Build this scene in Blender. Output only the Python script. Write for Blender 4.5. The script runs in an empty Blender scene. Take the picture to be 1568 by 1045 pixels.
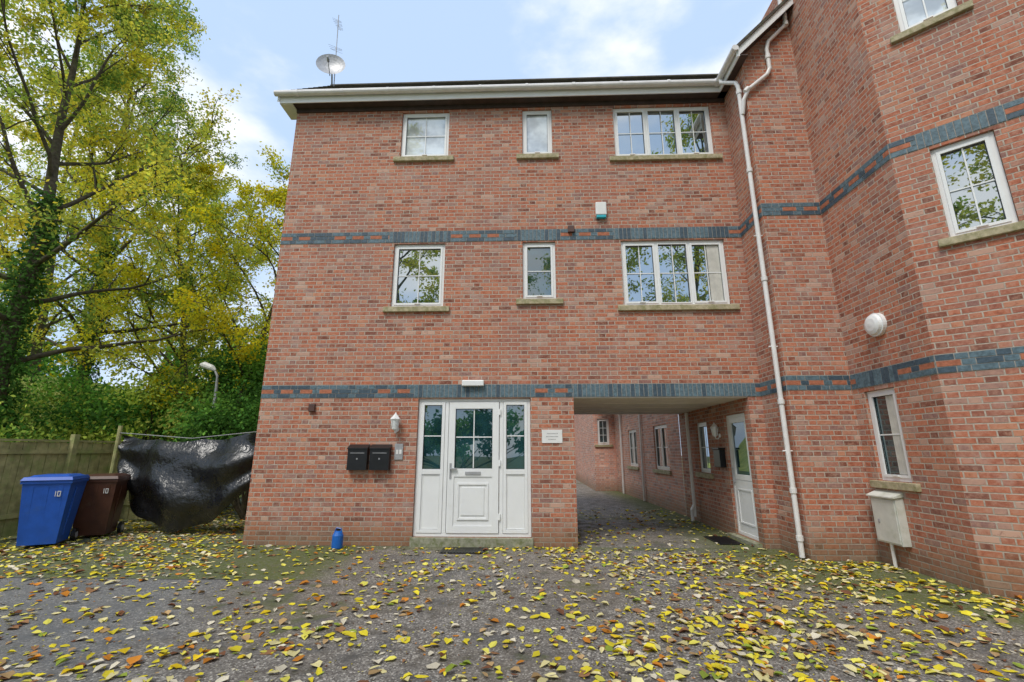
import bpy, math, random
import numpy as np
from mathutils import Vector
random.seed(7); RNG=np.random.default_rng(11)
scene=bpy.context.scene
col=scene.collection

# ------------------------------------------------------------------ helpers
def link(o,parent=None):
    col.objects.link(o)
    if parent is not None: o.parent=parent
    return o
def empty(name,loc=(0,0,0)):
    e=bpy.data.objects.new(name,None); e.location=loc; e.empty_display_size=.3
    return link(e)
def new_mat(name):
    m=bpy.data.materials.new(name); m.use_nodes=True
    nt=m.node_tree; nt.nodes.clear()
    out=nt.nodes.new('ShaderNodeOutputMaterial')
    return m,nt,out
def setin(nt,sock,v):
    if isinstance(v,bpy.types.NodeSocket): nt.links.new(v,sock)
    else:
        if sock.type=='RGBA' and len(v)==3: v=(*v,1)
        sock.default_value=v
def M(nt,op,a,b=None,c=None,clamp=False):
    n=nt.nodes.new('ShaderNodeMath'); n.operation=op; n.use_clamp=clamp
    setin(nt,n.inputs[0],a)
    if b is not None: setin(nt,n.inputs[1],b)
    if c is not None: setin(nt,n.inputs[2],c)
    return n.outputs[0]
def MIX(nt,f,a,b,blend='MIX'):
    n=nt.nodes.new('ShaderNodeMix'); n.data_type='RGBA'; n.blend_type=blend
    setin(nt,n.inputs[0],f); setin(nt,n.inputs[6],a); setin(nt,n.inputs[7],b)
    return n.outputs[2]
def MR(nt,v,a,b,c=0.,d=1.,smooth=True):
    n=nt.nodes.new('ShaderNodeMapRange')
    if smooth: n.interpolation_type='SMOOTHSTEP'
    setin(nt,n.inputs[0],v)
    for i,x in enumerate((a,b,c,d)): setin(nt,n.inputs[i+1],x)
    return n.outputs[0]
def NOISE(nt,vec,scale,detail=4,rough=.55):
    n=nt.nodes.new('ShaderNodeTexNoise'); n.inputs['Scale'].default_value=scale
    n.inputs['Detail'].default_value=detail; n.inputs['Roughness'].default_value=rough
    if vec is not None: nt.links.new(vec,n.inputs['Vector'])
    return n.outputs[0]
def RAMP(nt,f,stops,const=False):
    n=nt.nodes.new('ShaderNodeValToRGB'); cr=n.color_ramp
    if const: cr.interpolation='CONSTANT'
    while len(cr.elements)<len(stops): cr.elements.new(.5)
    for e,(p,c) in zip(cr.elements,stops): e.position=p; e.color=(*c,1)
    setin(nt,n.inputs[0],f); return n.outputs[0]
def COORD(nt,kind='Object'):
    return nt.nodes.new('ShaderNodeTexCoord').outputs[kind]
def PRIN(nt,out,base,rough=.6,bump=None,bd=.01,bs=1.,spec=.5,metal=0):
    p=nt.nodes.new('ShaderNodeBsdfPrincipled')
    setin(nt,p.inputs['Base Color'],base); setin(nt,p.inputs['Roughness'],rough)
    p.inputs['Specular IOR Level'].default_value=spec; p.inputs['Metallic'].default_value=metal
    if bump is not None:
        b=nt.nodes.new('ShaderNodeBump'); b.inputs['Distance'].default_value=bd; b.inputs['Strength'].default_value=bs
        nt.links.new(bump,b.inputs['Height']); nt.links.new(b.outputs[0],p.inputs['Normal'])
    nt.links.new(p.outputs[0],out.inputs[0]); return p

# ------------------------------------------------------------------ materials
def brick_mat(name,stops,mortar,row_h=.075):
    m,nt,out=new_mat(name)
    s=nt.nodes.new('ShaderNodeSeparateXYZ'); nt.links.new(COORD(nt,'UV'),s.inputs[0])
    obj=COORD(nt)
    u,v=s.outputs[0],s.outputs[1]
    P=.345; S=.2285
    vr=M(nt,'DIVIDE',v,row_h); row=M(nt,'FLOOR',vr)
    fv=M(nt,'MULTIPLY',M(nt,'FRACT',vr),row_h)
    u2=M(nt,'ADD',M(nt,'DIVIDE',u,P),M(nt,'MULTIPLY',row,.5))
    cell=M(nt,'FLOOR',u2); t=M(nt,'MULTIPLY',M(nt,'FRACT',u2),P)
    ish=M(nt,'GREATER_THAN',t,S)
    d=M(nt,'MINIMUM',M(nt,'MINIMUM',t,M(nt,'SUBTRACT',P,t)),M(nt,'ABSOLUTE',M(nt,'SUBTRACT',t,S)))
    dv=M(nt,'MINIMUM',fv,M(nt,'SUBTRACT',row_h,fv))
    dd=M(nt,'MINIMUM',d,dv)
    mid=NOISE(nt,obj,17,4,.72)
    dd=M(nt,'ADD',dd,M(nt,'MULTIPLY',M(nt,'SUBTRACT',mid,.5),.008))
    mask=MR(nt,dd,.0045,.009)
    cx=nt.nodes.new('ShaderNodeCombineXYZ')
    nt.links.new(M(nt,'ADD',M(nt,'MULTIPLY',cell,2.),ish),cx.inputs[0]); nt.links.new(row,cx.inputs[1])
    wn=nt.nodes.new('ShaderNodeTexWhiteNoise'); wn.noise_dimensions='3D'; nt.links.new(cx.outputs[0],wn.inputs['Vector'])
    c=RAMP(nt,wn.outputs['Value'],stops)
    big=NOISE(nt,obj,.8,4,.6)
    c=MIX(nt,MR(nt,mid,.40,.72,0,.55),c,(.58,.34,.24))
    c=MIX(nt,MR(nt,mid,.46,.28,0,.6),c,(.18,.065,.045))
    c=MIX(nt,MR(nt,big,.45,.72,0,.40),c,(.29,.155,.13))
    c=MIX(nt,MR(nt,NOISE(nt,obj,2.3,4,.65),.54,.70,0,.45),c,(.47,.33,.28))
    dirt=MR(nt,M(nt,'ADD',v,M(nt,'MULTIPLY',big,.5)),.25,.85,.6,0)
    c=MIX(nt,dirt,c,(.17,.13,.07))
    mc=MIX(nt,MR(nt,mid,.3,.7),mortar,tuple(x*.65 for x in mortar))
    mc=MIX(nt,dirt,mc,(.15,.13,.09))
    base=MIX(nt,mask,mc,c)
    PRIN(nt,out,base,.88,mask,.005,.7,.25)
    return m
BR_STOPS=[(0,(.18,.065,.045)),(.16,(.40,.125,.07)),(.42,(.49,.16,.085)),(.6,(.34,.115,.075)),(.76,(.53,.22,.125)),(.88,(.25,.13,.115)),(1,(.57,.35,.26))]
m_brick=brick_mat('brick_red',BR_STOPS,(.52,.44,.36))
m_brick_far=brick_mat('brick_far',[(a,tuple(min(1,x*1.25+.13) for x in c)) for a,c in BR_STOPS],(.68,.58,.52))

def simple(name,base,rough=.6,var=.15,scale=8,spec=.5,bump=.0,metal=0,dirt=None,dirt_lo=.5):
    m,nt,out=new_mat(name); obj=COORD(nt)
    n=NOISE(nt,obj,scale,4,.6)
    c=MIX(nt,MR(nt,n,.3,.7),base,tuple(x*(1-var) for x in base))
    if dirt: c=MIX(nt,MR(nt,NOISE(nt,obj,scale*.6,5,.7),dirt_lo,dirt_lo+.25,0,.75),c,dirt)
    PRIN(nt,out,c,rough,n if bump else None,bump or .01,1,spec,metal)
    return m
m_blue=simple('brick_blue',(.13,.20,.24),.6,.45,25,.4,.003)
m_blue2=simple('brick_blue_dark',(.07,.11,.145),.6,.4,25,.4,.003)
m_redb=simple('brick_band_red',(.48,.17,.095),.8,.35,20,.3,.003)
m_mort=simple('mortar',(.42,.39,.35),.95,.3,30,.1,.003)
m_white=simple('white_upvc',(.83,.83,.82),.3,.05,3,.5,0,0,(.62,.61,.57),.62)
m_pipe=simple('white_pipe',(.80,.77,.75),.35,.12,5,.5,0,0,(.48,.45,.38),.6)
m_sill=simple('stone_sill',(.50,.43,.28),.85,.3,18,.3,.004,0,(.22,.21,.09),.42)
m_step=simple('mossy_step',(.36,.35,.26),.9,.3,18,.3,.004,0,(.12,.14,.035),.42)
m_tile=simple('roof_tile',(.11,.095,.075),.85,.5,9,.2,.01,0,(.13,.14,.07),.5)
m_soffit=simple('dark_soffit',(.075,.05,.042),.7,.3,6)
m_ceil=simple('ceiling_board',(.80,.75,.69),.7,.15,4)
m_black=simple('black_metal',(.012,.012,.014),.35,.3,8)
m_grey=simple('grey_metal',(.45,.45,.46),.45,.25,9,.5,0,.3)
m_dark=simple('dark_interior',(.03,.03,.03),.9)
m_brown=simple('brown_plastic',(.09,.04,.03),.5)
m_cyan=simple('cyan_plastic',(.03,.45,.55),.4)
m_blueplastic=simple('blue_bin_plastic',(.014,.10,.50),.42,.2,6,.5,0,0,(.04,.10,.30),.55)
m_brownplastic=simple('brown_bin_plastic',(.085,.03,.016),.45,.25,6,.5,0,0,(.13,.09,.06),.58)
m_blind=simple('blind',(.80,.82,.82),.6,.06,2)
m_plaque=simple('plaque',(.78,.77,.75),.5,.05)
m_meter=simple('meter_box_grp',(.66,.66,.60),.55,.12,5,.4,0,0,(.42,.43,.33),.45)
m_text=simple('plaque_text',(.15,.15,.15),.6)
m_bluecan=simple('blue_can',(.01,.13,.5),.35)
m_curtain=simple('curtain',(.62,.60,.54),.9,.2,6)

def glass_mat(name,tint,mixf):
    m,nt,out=new_mat(name); obj=COORD(nt)
    n=NOISE(nt,obj,1.3,1)
    b=nt.nodes.new('ShaderNodeBump'); b.inputs['Distance'].default_value=.006; b.inputs['Strength'].default_value=.5
    nt.links.new(n,b.inputs['Height'])
    p=nt.nodes.new('ShaderNodeBsdfDiffuse')
    c=MIX(nt,MR(nt,NOISE(nt,obj,2.4,3),.35,.65),tint,tuple(x*.5 for x in tint))
    nt.links.new(c,p.inputs['Color'])
    g=nt.nodes.new('ShaderNodeBsdfGlossy'); g.inputs['Roughness'].default_value=.01; g.inputs['Color'].default_value=(.92,.98,1,1)
    nt.links.new(b.outputs[0],g.inputs['Normal'])
    mx=nt.nodes.new('ShaderNodeMixShader'); mx.inputs[0].default_value=mixf
    nt.links.new(p.outputs[0],mx.inputs[1]); nt.links.new(g.outputs[0],mx.inputs[2]); nt.links.new(mx.outputs[0],out.inputs[0])
    return m
m_glass=glass_mat('window_glass',(.03,.05,.05),.5)
m_glass2=glass_mat('door_glass',(.02,.07,.08),.2)
m_glass3=glass_mat('blind_glass',(.80,.84,.86),.22)  # white pane colour stands in for the reflected bright sky

def leaf_mat(name,trans=.4):
    m,nt,out=new_mat(name)
    a=nt.nodes.new('ShaderNodeAttribute'); a.attribute_name='Col'
    d=nt.nodes.new('ShaderNodeBsdfDiffuse'); nt.links.new(a.outputs['Color'],d.inputs[0])
    t=nt.nodes.new('ShaderNodeBsdfTranslucent'); nt.links.new(a.outputs['Color'],t.inputs[0])
    mx=nt.nodes.new('ShaderNodeMixShader'); mx.inputs[0].default_value=trans
    nt.links.new(d.outputs[0],mx.inputs[1]); nt.links.new(t.outputs[0],mx.inputs[2])
    nt.links.new(mx.outputs[0],out.inputs[0])
    return m
m_leaf=leaf_mat('tree_leaves',.45)
m_fallen=leaf_mat('fallen_leaf',.08)
m_bark=simple('bark',(.12,.10,.07),.95,.5,12,.2,.02,0,(.12,.15,.05),.5)

# ------------------------------------------------------------------ mesh builder
class MB:
    def __init__(s,mats): s.v=[];s.f=[];s.mi=[];s.uv=[];s.mats=mats
    def quad(s,pts,mat,uvs=None):
        b=len(s.v); s.v+= [tuple(p) for p in pts]; s.f.append(tuple(range(b,b+len(pts))))
        s.mi.append(s.mats.index(mat)); s.uv.append(uvs or [(0,0)]*len(pts))
    def boxpts(s,P,mat):
        for f in ((3,2,1,0),(4,5,6,7),(0,1,5,4),(1,2,6,5),(2,3,7,6),(3,0,4,7)):
            s.quad([P[i] for i in f],mat)
    def fbox(s,F,u0,u1,w0,w1,z0,z1,mat):
        p=lambda u,w,z:F(u,w,z)
        P=[p(u0,w1,z0),p(u1,w1,z0),p(u1,w0,z0),p(u0,w0,z0),p(u0,w1,z1),p(u1,w1,z1),p(u1,w0,z1),p(u0,w0,z1)]
        s.boxpts(P,mat)
    def tube(s,pts,rad,mat,n=8,caps=True):
        pts=[Vector(p) for p in pts]; k=len(pts)
        if not hasattr(rad,'__len__'): rad=[rad]*k
        rings=[]
        up=Vector((0.13,0.21,1)).normalized()
        for i in range(k):
            if i==0: d=pts[1]-pts[0]
            elif i==k-1: d=pts[-1]-pts[-2]
            else: d=(pts[i+1]-pts[i]).normalized()+(pts[i]-pts[i-1]).normalized()
            d.normalize(); ref=up if abs(d.dot(up))<.9 else Vector((1,.1,0)).normalized()
            if rings:
                a=(prev-d*prev.dot(d)).normalized()
            else: a=d.cross(ref).normalized()
            prev=a; b=d.cross(a)
            rings.append([pts[i]+(a*math.cos(2*math.pi*j/n)+b*math.sin(2*math.pi*j/n))*rad[i] for j in range(n)])
        base=len(s.v)
        for r in rings: s.v+= [tuple(p) for p in r]
        for i in range(k-1):
            for j in range(n):
                s.f.append((base+i*n+j,base+i*n+(j+1)%n,base+(i+1)*n+(j+1)%n,base+(i+1)*n+j))
                s.mi.append(s.mats.index(mat)); s.uv.append([(0,0)]*4)
        if caps:
            for i,rv in ((0,True),(k-1,False)):
                q=[base+i*n+j for j in range(n)]
                if rv:q.reverse()
                s.f.append(tuple(q)); s.mi.append(s.mats.index(mat)); s.uv.append([(0,0)]*n)
    def obj(s,name,parent=None,bevel=0,smooth=False,uv=False):
        me=bpy.data.meshes.new(name); me.from_pydata(s.v,[],s.f)
        for m in s.mats: me.materials.append(m)
        me.polygons.foreach_set('material_index',s.mi)
        if uv:
            l=me.uv_layers.new(name='UVMap'); fl=[c for q in s.uv for p in q for c in p]
            l.data.foreach_set('uv',fl)
        if smooth: me.polygons.foreach_set('use_smooth',[True]*len(s.f))
        me.update()
        o=bpy.data.objects.new(name,me); link(o,parent)
        if bevel:
            w=o.modifiers.new('Weld','WELD'); w.merge_threshold=.00005
            bm=o.modifiers.new('Bevel','BEVEL'); bm.width=bevel; bm.segments=2; bm.limit_method='ANGLE'
        return o
def frame(ox,oy,ux,uy):
    l=math.hypot(ux,uy); ux/=l; uy/=l; nx,ny=uy,-ux
    return lambda u,w,z:(ox+ux*u+nx*w, oy+uy*u+ny*w, z)
def wall(mb,F,u0,u1,z0,z1,holes,mat,depth=.1,uoff=0):
    us=sorted({u0,u1,*[h[0] for h in holes],*[h[1] for h in holes]})
    zs=sorted({z0,z1,*[h[2] for h in holes],*[h[3] for h in holes]})
    for a,b in zip(us,us[1:]):
        for c,d in zip(zs,zs[1:]):
            mu,mz=(a+b)/2,(c+d)/2
            if any(h[0]<mu<h[1] and h[2]<mz<h[3] for h in holes): continue
            mb.quad([F(a,0,c),F(b,0,c),F(b,0,d),F(a,0,d)],mat,[(a+uoff,c),(b+uoff,c),(b+uoff,d),(a+uoff,d)])
    for h in holes:
        a,b,c,d=h[:4]; e=h[4] if len(h)>4 else depth
        mb.quad([F(a,-e,c),F(a,0,c),F(a,0,d),F(a,-e,d)][::-1],mat,[(e+uoff,c),(uoff,c),(uoff,d),(e+uoff,d)][::-1])
        mb.quad([F(b,-e,c),F(b,0,c),F(b,0,d),F(b,-e,d)],mat,[(e+uoff,c),(uoff,c),(uoff,d),(e+uoff,d)])
        mb.quad([F(a,-e,d),F(b,-e,d),F(b,0,d),F(a,0,d)],mat,[(a,d+e),(b,d+e),(b,d),(a,d)])
        mb.quad([F(a,-e,c),F(b,-e,c),F(b,0,c),F(a,0,c)][::-1],mat,[(a,c-e),(b,c-e),(b,c),(a,c)][::-1])
def ring(mb,F,u0,u1,z0,z1,t,w0,w1,mat):
    mb.fbox(F,u0,u0+t,w0,w1,z0,z1,mat); mb.fbox(F,u1-t,u1,w0,w1,z0,z1,mat)
    mb.fbox(F,u0+t,u1-t,w0,w1,z0,z0+t,mat); mb.fbox(F,u0+t,u1-t,w0,w1,z1-t,z1,mat)
def window(parent,F,u0,u1,z0,z1,panes=1,bars=(1,1),glass=None,sill=True,fixed=(),name='window',curtain=None):
    g=glass or m_glass
    mb=MB([m_white,m_grey,m_black]); gm=MB([g,m_curtain])
    ring(mb,F,u0+.004,u1-.004,z0+.004,z1-.004,.05,-.10,-.045,m_white)
    W=(u1-u0-.1)/panes
    for i in range(panes):
        a=u0+.05+W*i; b=a+W
        if i: mb.fbox(F,a-.022,a+.022,-.10,-.046,z0+.052,z1-.052,m_white)
        ai=a+(.022 if i else 0)+.002; bi=b-(.022 if i<panes-1 else 0)-.002
        t=.036
        if i in fixed: t=.018
        ring(mb,F,ai,bi,z0+.053,z1-.053,t,-.085,-.034,m_white)
        gi0,gi1,gz0,gz1=ai+t,bi-t,z0+.053+t,z1-.053-t
        j1,j2,j3=(random.uniform(-.004,.004) for _ in range(3))
        gm.quad([F(gi0,-.075+j1,gz0),F(gi1,-.075+j2,gz0),F(gi1,-.075+j2+j3,gz1),F(gi0,-.075+j1+j3,gz1)],g)
        for (p,q,r,s_) in ((gi0,gi0+.005,gz0,gz1),(gi1-.005,gi1,gz0,gz1),(gi0+.005,gi1-.005,gz0,gz0+.005),(gi0+.005,gi1-.005,gz1-.005,gz1)):
            mb.fbox(F,p,q,-.069,-.058,r,s_,m_black)
        if curtain==i:
            c0=gi0+(gi1-gi0)*.55; n=9
            for k in range(n):
                x0=c0+(gi1-c0)*k/n; x1=c0+(gi1-c0)*(k+1)/n; o0=.0665 if k%2 else .0645
                gm.quad([F(x0,-o0,gz0),F(x1,-.131+o0,gz0),F(x1,-.131+o0,gz1),F(x0,-o0,gz1)],m_curtain)
        nx,nz=bars
        for k in range(1,nx+1):
            x=gi0+(gi1-gi0)*k/(nx+1); mb.fbox(F,x-.008,x+.008,-.0635,-.059,gz0+.005,gz1-.005,m_white)
        for k in range(1,nz+1):
            z=gz0+(gz1-gz0)*k/(nz+1); mb.fbox(F,gi0+.005,gi1-.005,-.0633,-.0586,z-.008,z+.008,m_white)
        if i not in fixed:
            mb.fbox(F,(ai+bi)/2-.05,(ai+bi)/2+.05,-.033,-.012,z0+.066,z0+.084,m_white)
    mb.obj(name+'_frame',parent); gm.obj(name+'_glass',parent)
    if sill:
        sb=MB([m_sill]); sb.fbox(F,u0-.12,u1+.12,-.1,.055,z0-.1,z0-.002,m_sill)
        sb.obj(name+'_sill',parent,bevel=.008)
def band(mb,F,u0,u1,z0,soldiers=(),rng=random.Random(3)):
    mb.fbox(F,u0,u1,.001,.004,z0,z0+.225,m_mort)
    segs=[]; cur=u0
    for s0,s1 in sorted(soldiers):
        s0=max(s0,u0); s1=min(s1,u1)
        if s0>cur: segs.append((cur,s0,False))
        segs.append((s0,s1,True)); cur=s1
    if cur<u1: segs.append((cur,u1,False))
    for a,b,sol in segs:
        if sol:
            n=max(1,round((b-a)/.075)); w=(b-a)/n
            for i in range(n):
                mb.fbox(F,a+i*w+.005,a+(i+1)*w-.005,.002,.008+rng.random()*.004,z0+.004,z0+.221,m_blue if rng.random()<.7 else m_blue2)
        else:
            for r in range(3):
                x=a; k=0
                while x<b-.01:
                    if r==1: L=.222 if k%2==0 else .123
                    else: L=(.172 if k==0 else .222) if k%2==0 else .123
                    e=min(b,x+L)
                    mt=m_blue if rng.random()<.6 else m_blue2
                    if r==1 and k%2==0 and rng.random()<.85: mt=m_redb
                    if e-x>.02: mb.fbox(F,x+.005,e-.005,.002,.008+rng.random()*.003,z0+r*.075+.005,z0+r*.075+.07,mt)
                    x=e;k+=1

# ------------------------------------------------------------------ MAIN BUILDING
B=empty('brick_apartment_building')
FA=frame(0,7.9,1,0); XL=-4.69; XR=3.95
FR=frame(3.95,7.9,0,-1)
FB=frame(0,7.1,1,0)
FC=frame(4.91,7.1,0,-1)
FD=frame(4.91,5.6,.757,-.652)
mb=MB([m_brick])
winsA=[(-2.5,-1.54,7.15,8.2),(-.07,.52,7.15,8.2),(1.74,3.65,7.06,8.2),
       (-2.5,-1.53,4.05,5.3),(-.08,.53,4.17,5.3),(1.74,3.63,4.03,5.3)]
BACK=11.6
holesA=[h+(.1,) for h in winsA]+[(-1.9,.04,.14,2.385,.12),(.78,3.72,-.05,2.4,.001)]
wall(mb,FA,XL,XR,-.05,8.4,holesA,m_brick)
wall(mb,FR,0,.8,-.05,8.6,[],m_brick,uoff=.1)
winC=(.23,.8,1.1,2.34)
wall(mb,FC,0,1.5,-.05,11.6,[winC+(.1,)],m_brick,uoff=.05)
winD=[(.38,.96,4.04,5.28),(.38,.96,7.1,8.2)]
wall(mb,FD,0,2.2,-.05,11.6,[w+(.1,) for w in winD],m_brick,uoff=.2)
mb.quad([FB(3.95,0,-.05),FB(4.91,0,-.05),FB(4.91,0,9.55),FB(3.95,0,8.6)],m_brick,[(3.95,-.05),(4.91,-.05),(4.91,9.55),(3.95,8.6)])
FE=frame(4.91+.757*2.2,5.6-.652*2.2,1,0)
wall(mb,FE,0,5,-.05,11.6,[],m_brick)
FG=frame(4.91,14,0,-1); wall(mb,FG,0,6.9,8,10.2,[],m_brick)
FL=frame(XL,BACK,0,-1)
wall(mb,FL,0,BACK-7.9,-.05,8.45,[],m_brick)
ym=(7.9+BACK)/2
mb.quad([(XL,BACK,8.45),(XL,7.9,8.45),(XL,ym,10.4)],m_brick,[(0,8.4),(3.7,8.4),(1.85,10.2)])
FK=frame(4.9,BACK,-1,0)
wall(mb,FK,0,4.9-XL,-.05,8.4,[(4.9-3.72,4.9-.78,-.05,2.4,.001)],m_brick)
FP=frame(3.72,BACK,0,-1)
doorP=(BACK-8.95,BACK-8.1,.06,2.15); winP=(BACK-10.5,BACK-9.85,1.05,2.1)
wall(mb,FP,0,BACK-7.9,-.05,2.4,[doorP+(.1,),winP+(.1,)],m_brick)
FQ=frame(.78,7.9,0,1); wall(mb,FQ,0,BACK-7.9,-.05,2.4,[],m_brick)
mb.obj('walls',B,uv=True)
cb=MB([m_ceil,m_dark,m_sill]); cb.fbox(FA,.78,3.72,-(BACK-7.9),-.012,2.385,2.43,m_ceil)
for i in range(1,4): cb.fbox(FA,.78,3.72,-i*.92-.02,-i*.92,2.375,2.386,m_ceil)
cb.obj('passage_ceiling',B)

bb=MB([m_blue,m_blue2,m_redb,m_mort])
band(bb,FA,XL,XR,2.4,[(-1.98,.12),(.78,3.86)])
band(bb,FA,XL,XR,5.325,[(-2.6,-1.43),(-.18,.63),(1.64,3.73)])
for z in (2.4,5.325):
    band(bb,FR,.012,.79,z); band(bb,FB,3.94,4.9,z)
band(bb,FC,.012,1.5,2.4,[(.12,.92)]); band(bb,FC,.012,1.5,5.325)
band(bb,FD,.0,2.2,2.4); band(bb,FD,.0,2.2,5.325,[(.28,1.08)])
bb.obj('blue_brick_bands',B)

for i,(h,p,bars,g) in enumerate(zip(winsA,(1,1,3,1,1,3),((1,1),(0,0),(1,1),(1,1),(0,1),(1,1)),(m_glass3,m_glass3,m_glass,m_glass,m_glass2,m_glass))):
    window(B,FA,*h,panes=p,bars=bars,glass=g,fixed=(1,) if p==3 else (),curtain=2 if i==5 else None)
window(B,FC,*winC,panes=1,bars=(0,1),glass=m_glass2,curtain=0)
window(B,FD,*winD[0],panes=1,bars=(1,1)); window(B,FD,*winD[1],panes=1,bars=(1,1),glass=m_glass3)
window(B,FP,*winP,panes=1,bars=(1,1))

# entrance
E=MB([m_white,m_glass2,m_black,m_grey,m_dark]); F=FA
ring(E,F,-1.896,.036,.144,2.38,.05,-.11,-.05,m_white)
for a,b in ((-1.43,-1.37),(-.49,-.43)): E.fbox(F,a,b,-.11,-.049,.194,2.33,m_white)
def sidelight(a,b):
    ring(E,F,a,b,.2,2.325,.05,-.1,-.04,m_white)
    E.fbox(F,a+.05,b-.05,-.1,-.041,1.12,1.2,m_white)
    E.fbox(F,a+.05,b-.05,-.1,-.06,.25,1.12,m_white)
    ring(E,F,a+.06,b-.06,.26,1.11,.012,-.06,-.054,m_white)
    E.fbox(F,a+.052,b-.052,-.09,-.07,1.2,2.275,m_glass2)
    ring(E,F,a+.052,b-.052,1.202,2.273,.006,-.07,-.055,m_black)
    E.fbox(F,a+.056,b-.056,-.069,-.064,1.74,1.757,m_white)
sidelight(-1.844,-1.434); sidelight(-.426,-.016)
a,b=-1.36,-.5
ring(E,F,a,b,.2,2.32,.11,-.1,-.035,m_white)
E.fbox(F,a+.11,b-.11,-.1,-.036,1.08,1.21,m_white)
E.fbox(F,a+.11,b-.11,-.1,-.05,.31,1.08,m_white)
ring(E,F,a+.17,b-.17,.40,.98,.03,-.05,-.035,m_white)
E.fbox(F,a+.24,b-.24,-.05,-.038,.47,.91,m_white)
E.fbox(F,a+.112,b-.112,-.09,-.068,1.21,2.21,m_glass2)
ring(E,F,a+.112,b-.112,1.212,2.208,.007,-.068,-.045,m_black)
E.fbox(F,-.939,-.921,-.067,-.06,1.22,2.2,m_white); E.fbox(F,a+.12,b-.12,-.0675,-.0605,1.72,1.738,m_white)
E.fbox(F,-1.06,-.80,-.035,-.022,1.115,1.165,m_grey)
E.fbox(F,a+.035,a+.065,-.035,-.022,1.05,1.3,m_grey); E.fbox(F,a+.04,a+.16,-.0215,0.01,1.2,1.222,m_grey)
for zz in (.4,1.25,2.1): E.fbox(F,b+.0,b+.03,-.048,-.02,zz,zz+.1,m_white)
E.obj('entrance_door',B,bevel=.003)
S=MB([m_step]); S.fbox(F,-1.93,.07,-.1,.035,-.03,.139,m_step); S.obj('door_step',B,bevel=.01)
D=MB([m_white,m_glass2,m_black,m_grey]); u0,u1,z0,z1=doorP
ring(D,FP,u0+.004,u1-.004,z0+.004,z1-.004,.055,-.1,-.04,m_white)
D.fbox(FP,u0+.06,u1-.06,-.09,-.05,z0+.06,1.0,m_white); ring(D,FP,u0+.15,u1-.15,z0+.2,.85,.03,-.05,-.04,m_white)
ring(D,FP,u0+.06,u1-.06,1.0,z1-.06,.09,-.09,-.045,m_white)
D.fbox(FP,u0+.15,u1-.15,-.08,-.07,1.09,z1-.15,m_glass2)
D.fbox(FP,u0+.08,u0+.11,-.044,-.01,.95,1.2,m_grey)
D.obj('passage_door',B,bevel=.003)
S=MB([m_step,m_black]); S.fbox(FP,u0-.1,u1+.1,0.0,.12,-.02,.055,m_step); S.obj('passage_step',B)

def bx(name,F,u,z,w,h,d,mat,bev=.01,extra=None):
    q=MB([mat]+([extra] if extra else [])); q.fbox(F,u-w/2,u+w/2,.001,d,z-h/2,z+h/2,mat)
    return q,name,bev
q,n,b_=bx('intruder_alarm_box',FA,1.4,5.93,.2,.26,.08,m_plaque,extra=m_cyan)
q.fbox(FA,1.31,1.49,.003,.075,5.74,5.798,m_cyan); q.obj(n,B,bevel=.012)
q,n,b_=bx('brown_vent',FA,.83,5.53,.12,.13,.06,m_brown); q.obj(n,B,bevel=.008)
q,n,b_=bx('entrance_light',FA,-.95,2.64,.38,.10,.09,m_white); q.obj(n,B,bevel=.012)
q,n,b_=bx('small_sensor_box',FA,-3.75,2.23,.11,.13,.05,m_brown); q.obj(n,B,bevel=.008)
q,n,b_=bx('name_plaque',FA,.40,1.74,.34,.22,.014,m_plaque,extra=m_text)
for k,(zz,ww) in enumerate(((1.785,.17),(1.735,.2),(1.69,.12))):
    x=.40-ww/2
    while x<.40+ww/2: q.fbox(FA,x,x+.009,.0145,.0165,zz-.007,zz+.007,m_text); x+=.021
q.obj(n,B)
q=MB([m_grey,m_text,m_plaque]); q.fbox(FA,-2.26,-2.12,.001,.02,1.36,1.62,m_grey); q.fbox(FA,-2.235,-2.195,.0205,.023,1.45,1.52,m_plaque);q.fbox(FA,-2.18,-2.14,.0205,.023,1.45,1.52,m_plaque); q.obj('number_plaque',B)
for u in (-2.86,-2.485):
    q=MB([m_black,m_grey]); q.fbox(FA,u-.165,u+.165,.001,.11,1.19,1.55,m_black)
    P=[FA(u-.175,.125,1.53),FA(u+.175,.125,1.53),FA(u+.175,.0,1.585),FA(u-.175,.0,1.585),FA(u-.175,.125,1.55),FA(u+.175,.125,1.55),FA(u+.175,.0,1.61),FA(u-.175,.0,1.61)]
    q.boxpts(P,m_black); q.fbox(FA,u-.12,u+.12,.111,.113,1.462,1.470,m_grey); q.fbox(FA,u-.012,u+.012,.111,.116,1.36,1.385,m_grey)
    q.obj('letter_box',B,bevel=.006)
q=MB([m_black]); q.fbox(FP,BACK-9.35,BACK-9.05,.001,.11,1.2,1.52,m_black); q.fbox(FP,BACK-9.37,BACK-9.03,.001,.13,1.525,1.56,m_black); q.obj('letter_box',B,bevel=.006)
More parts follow.
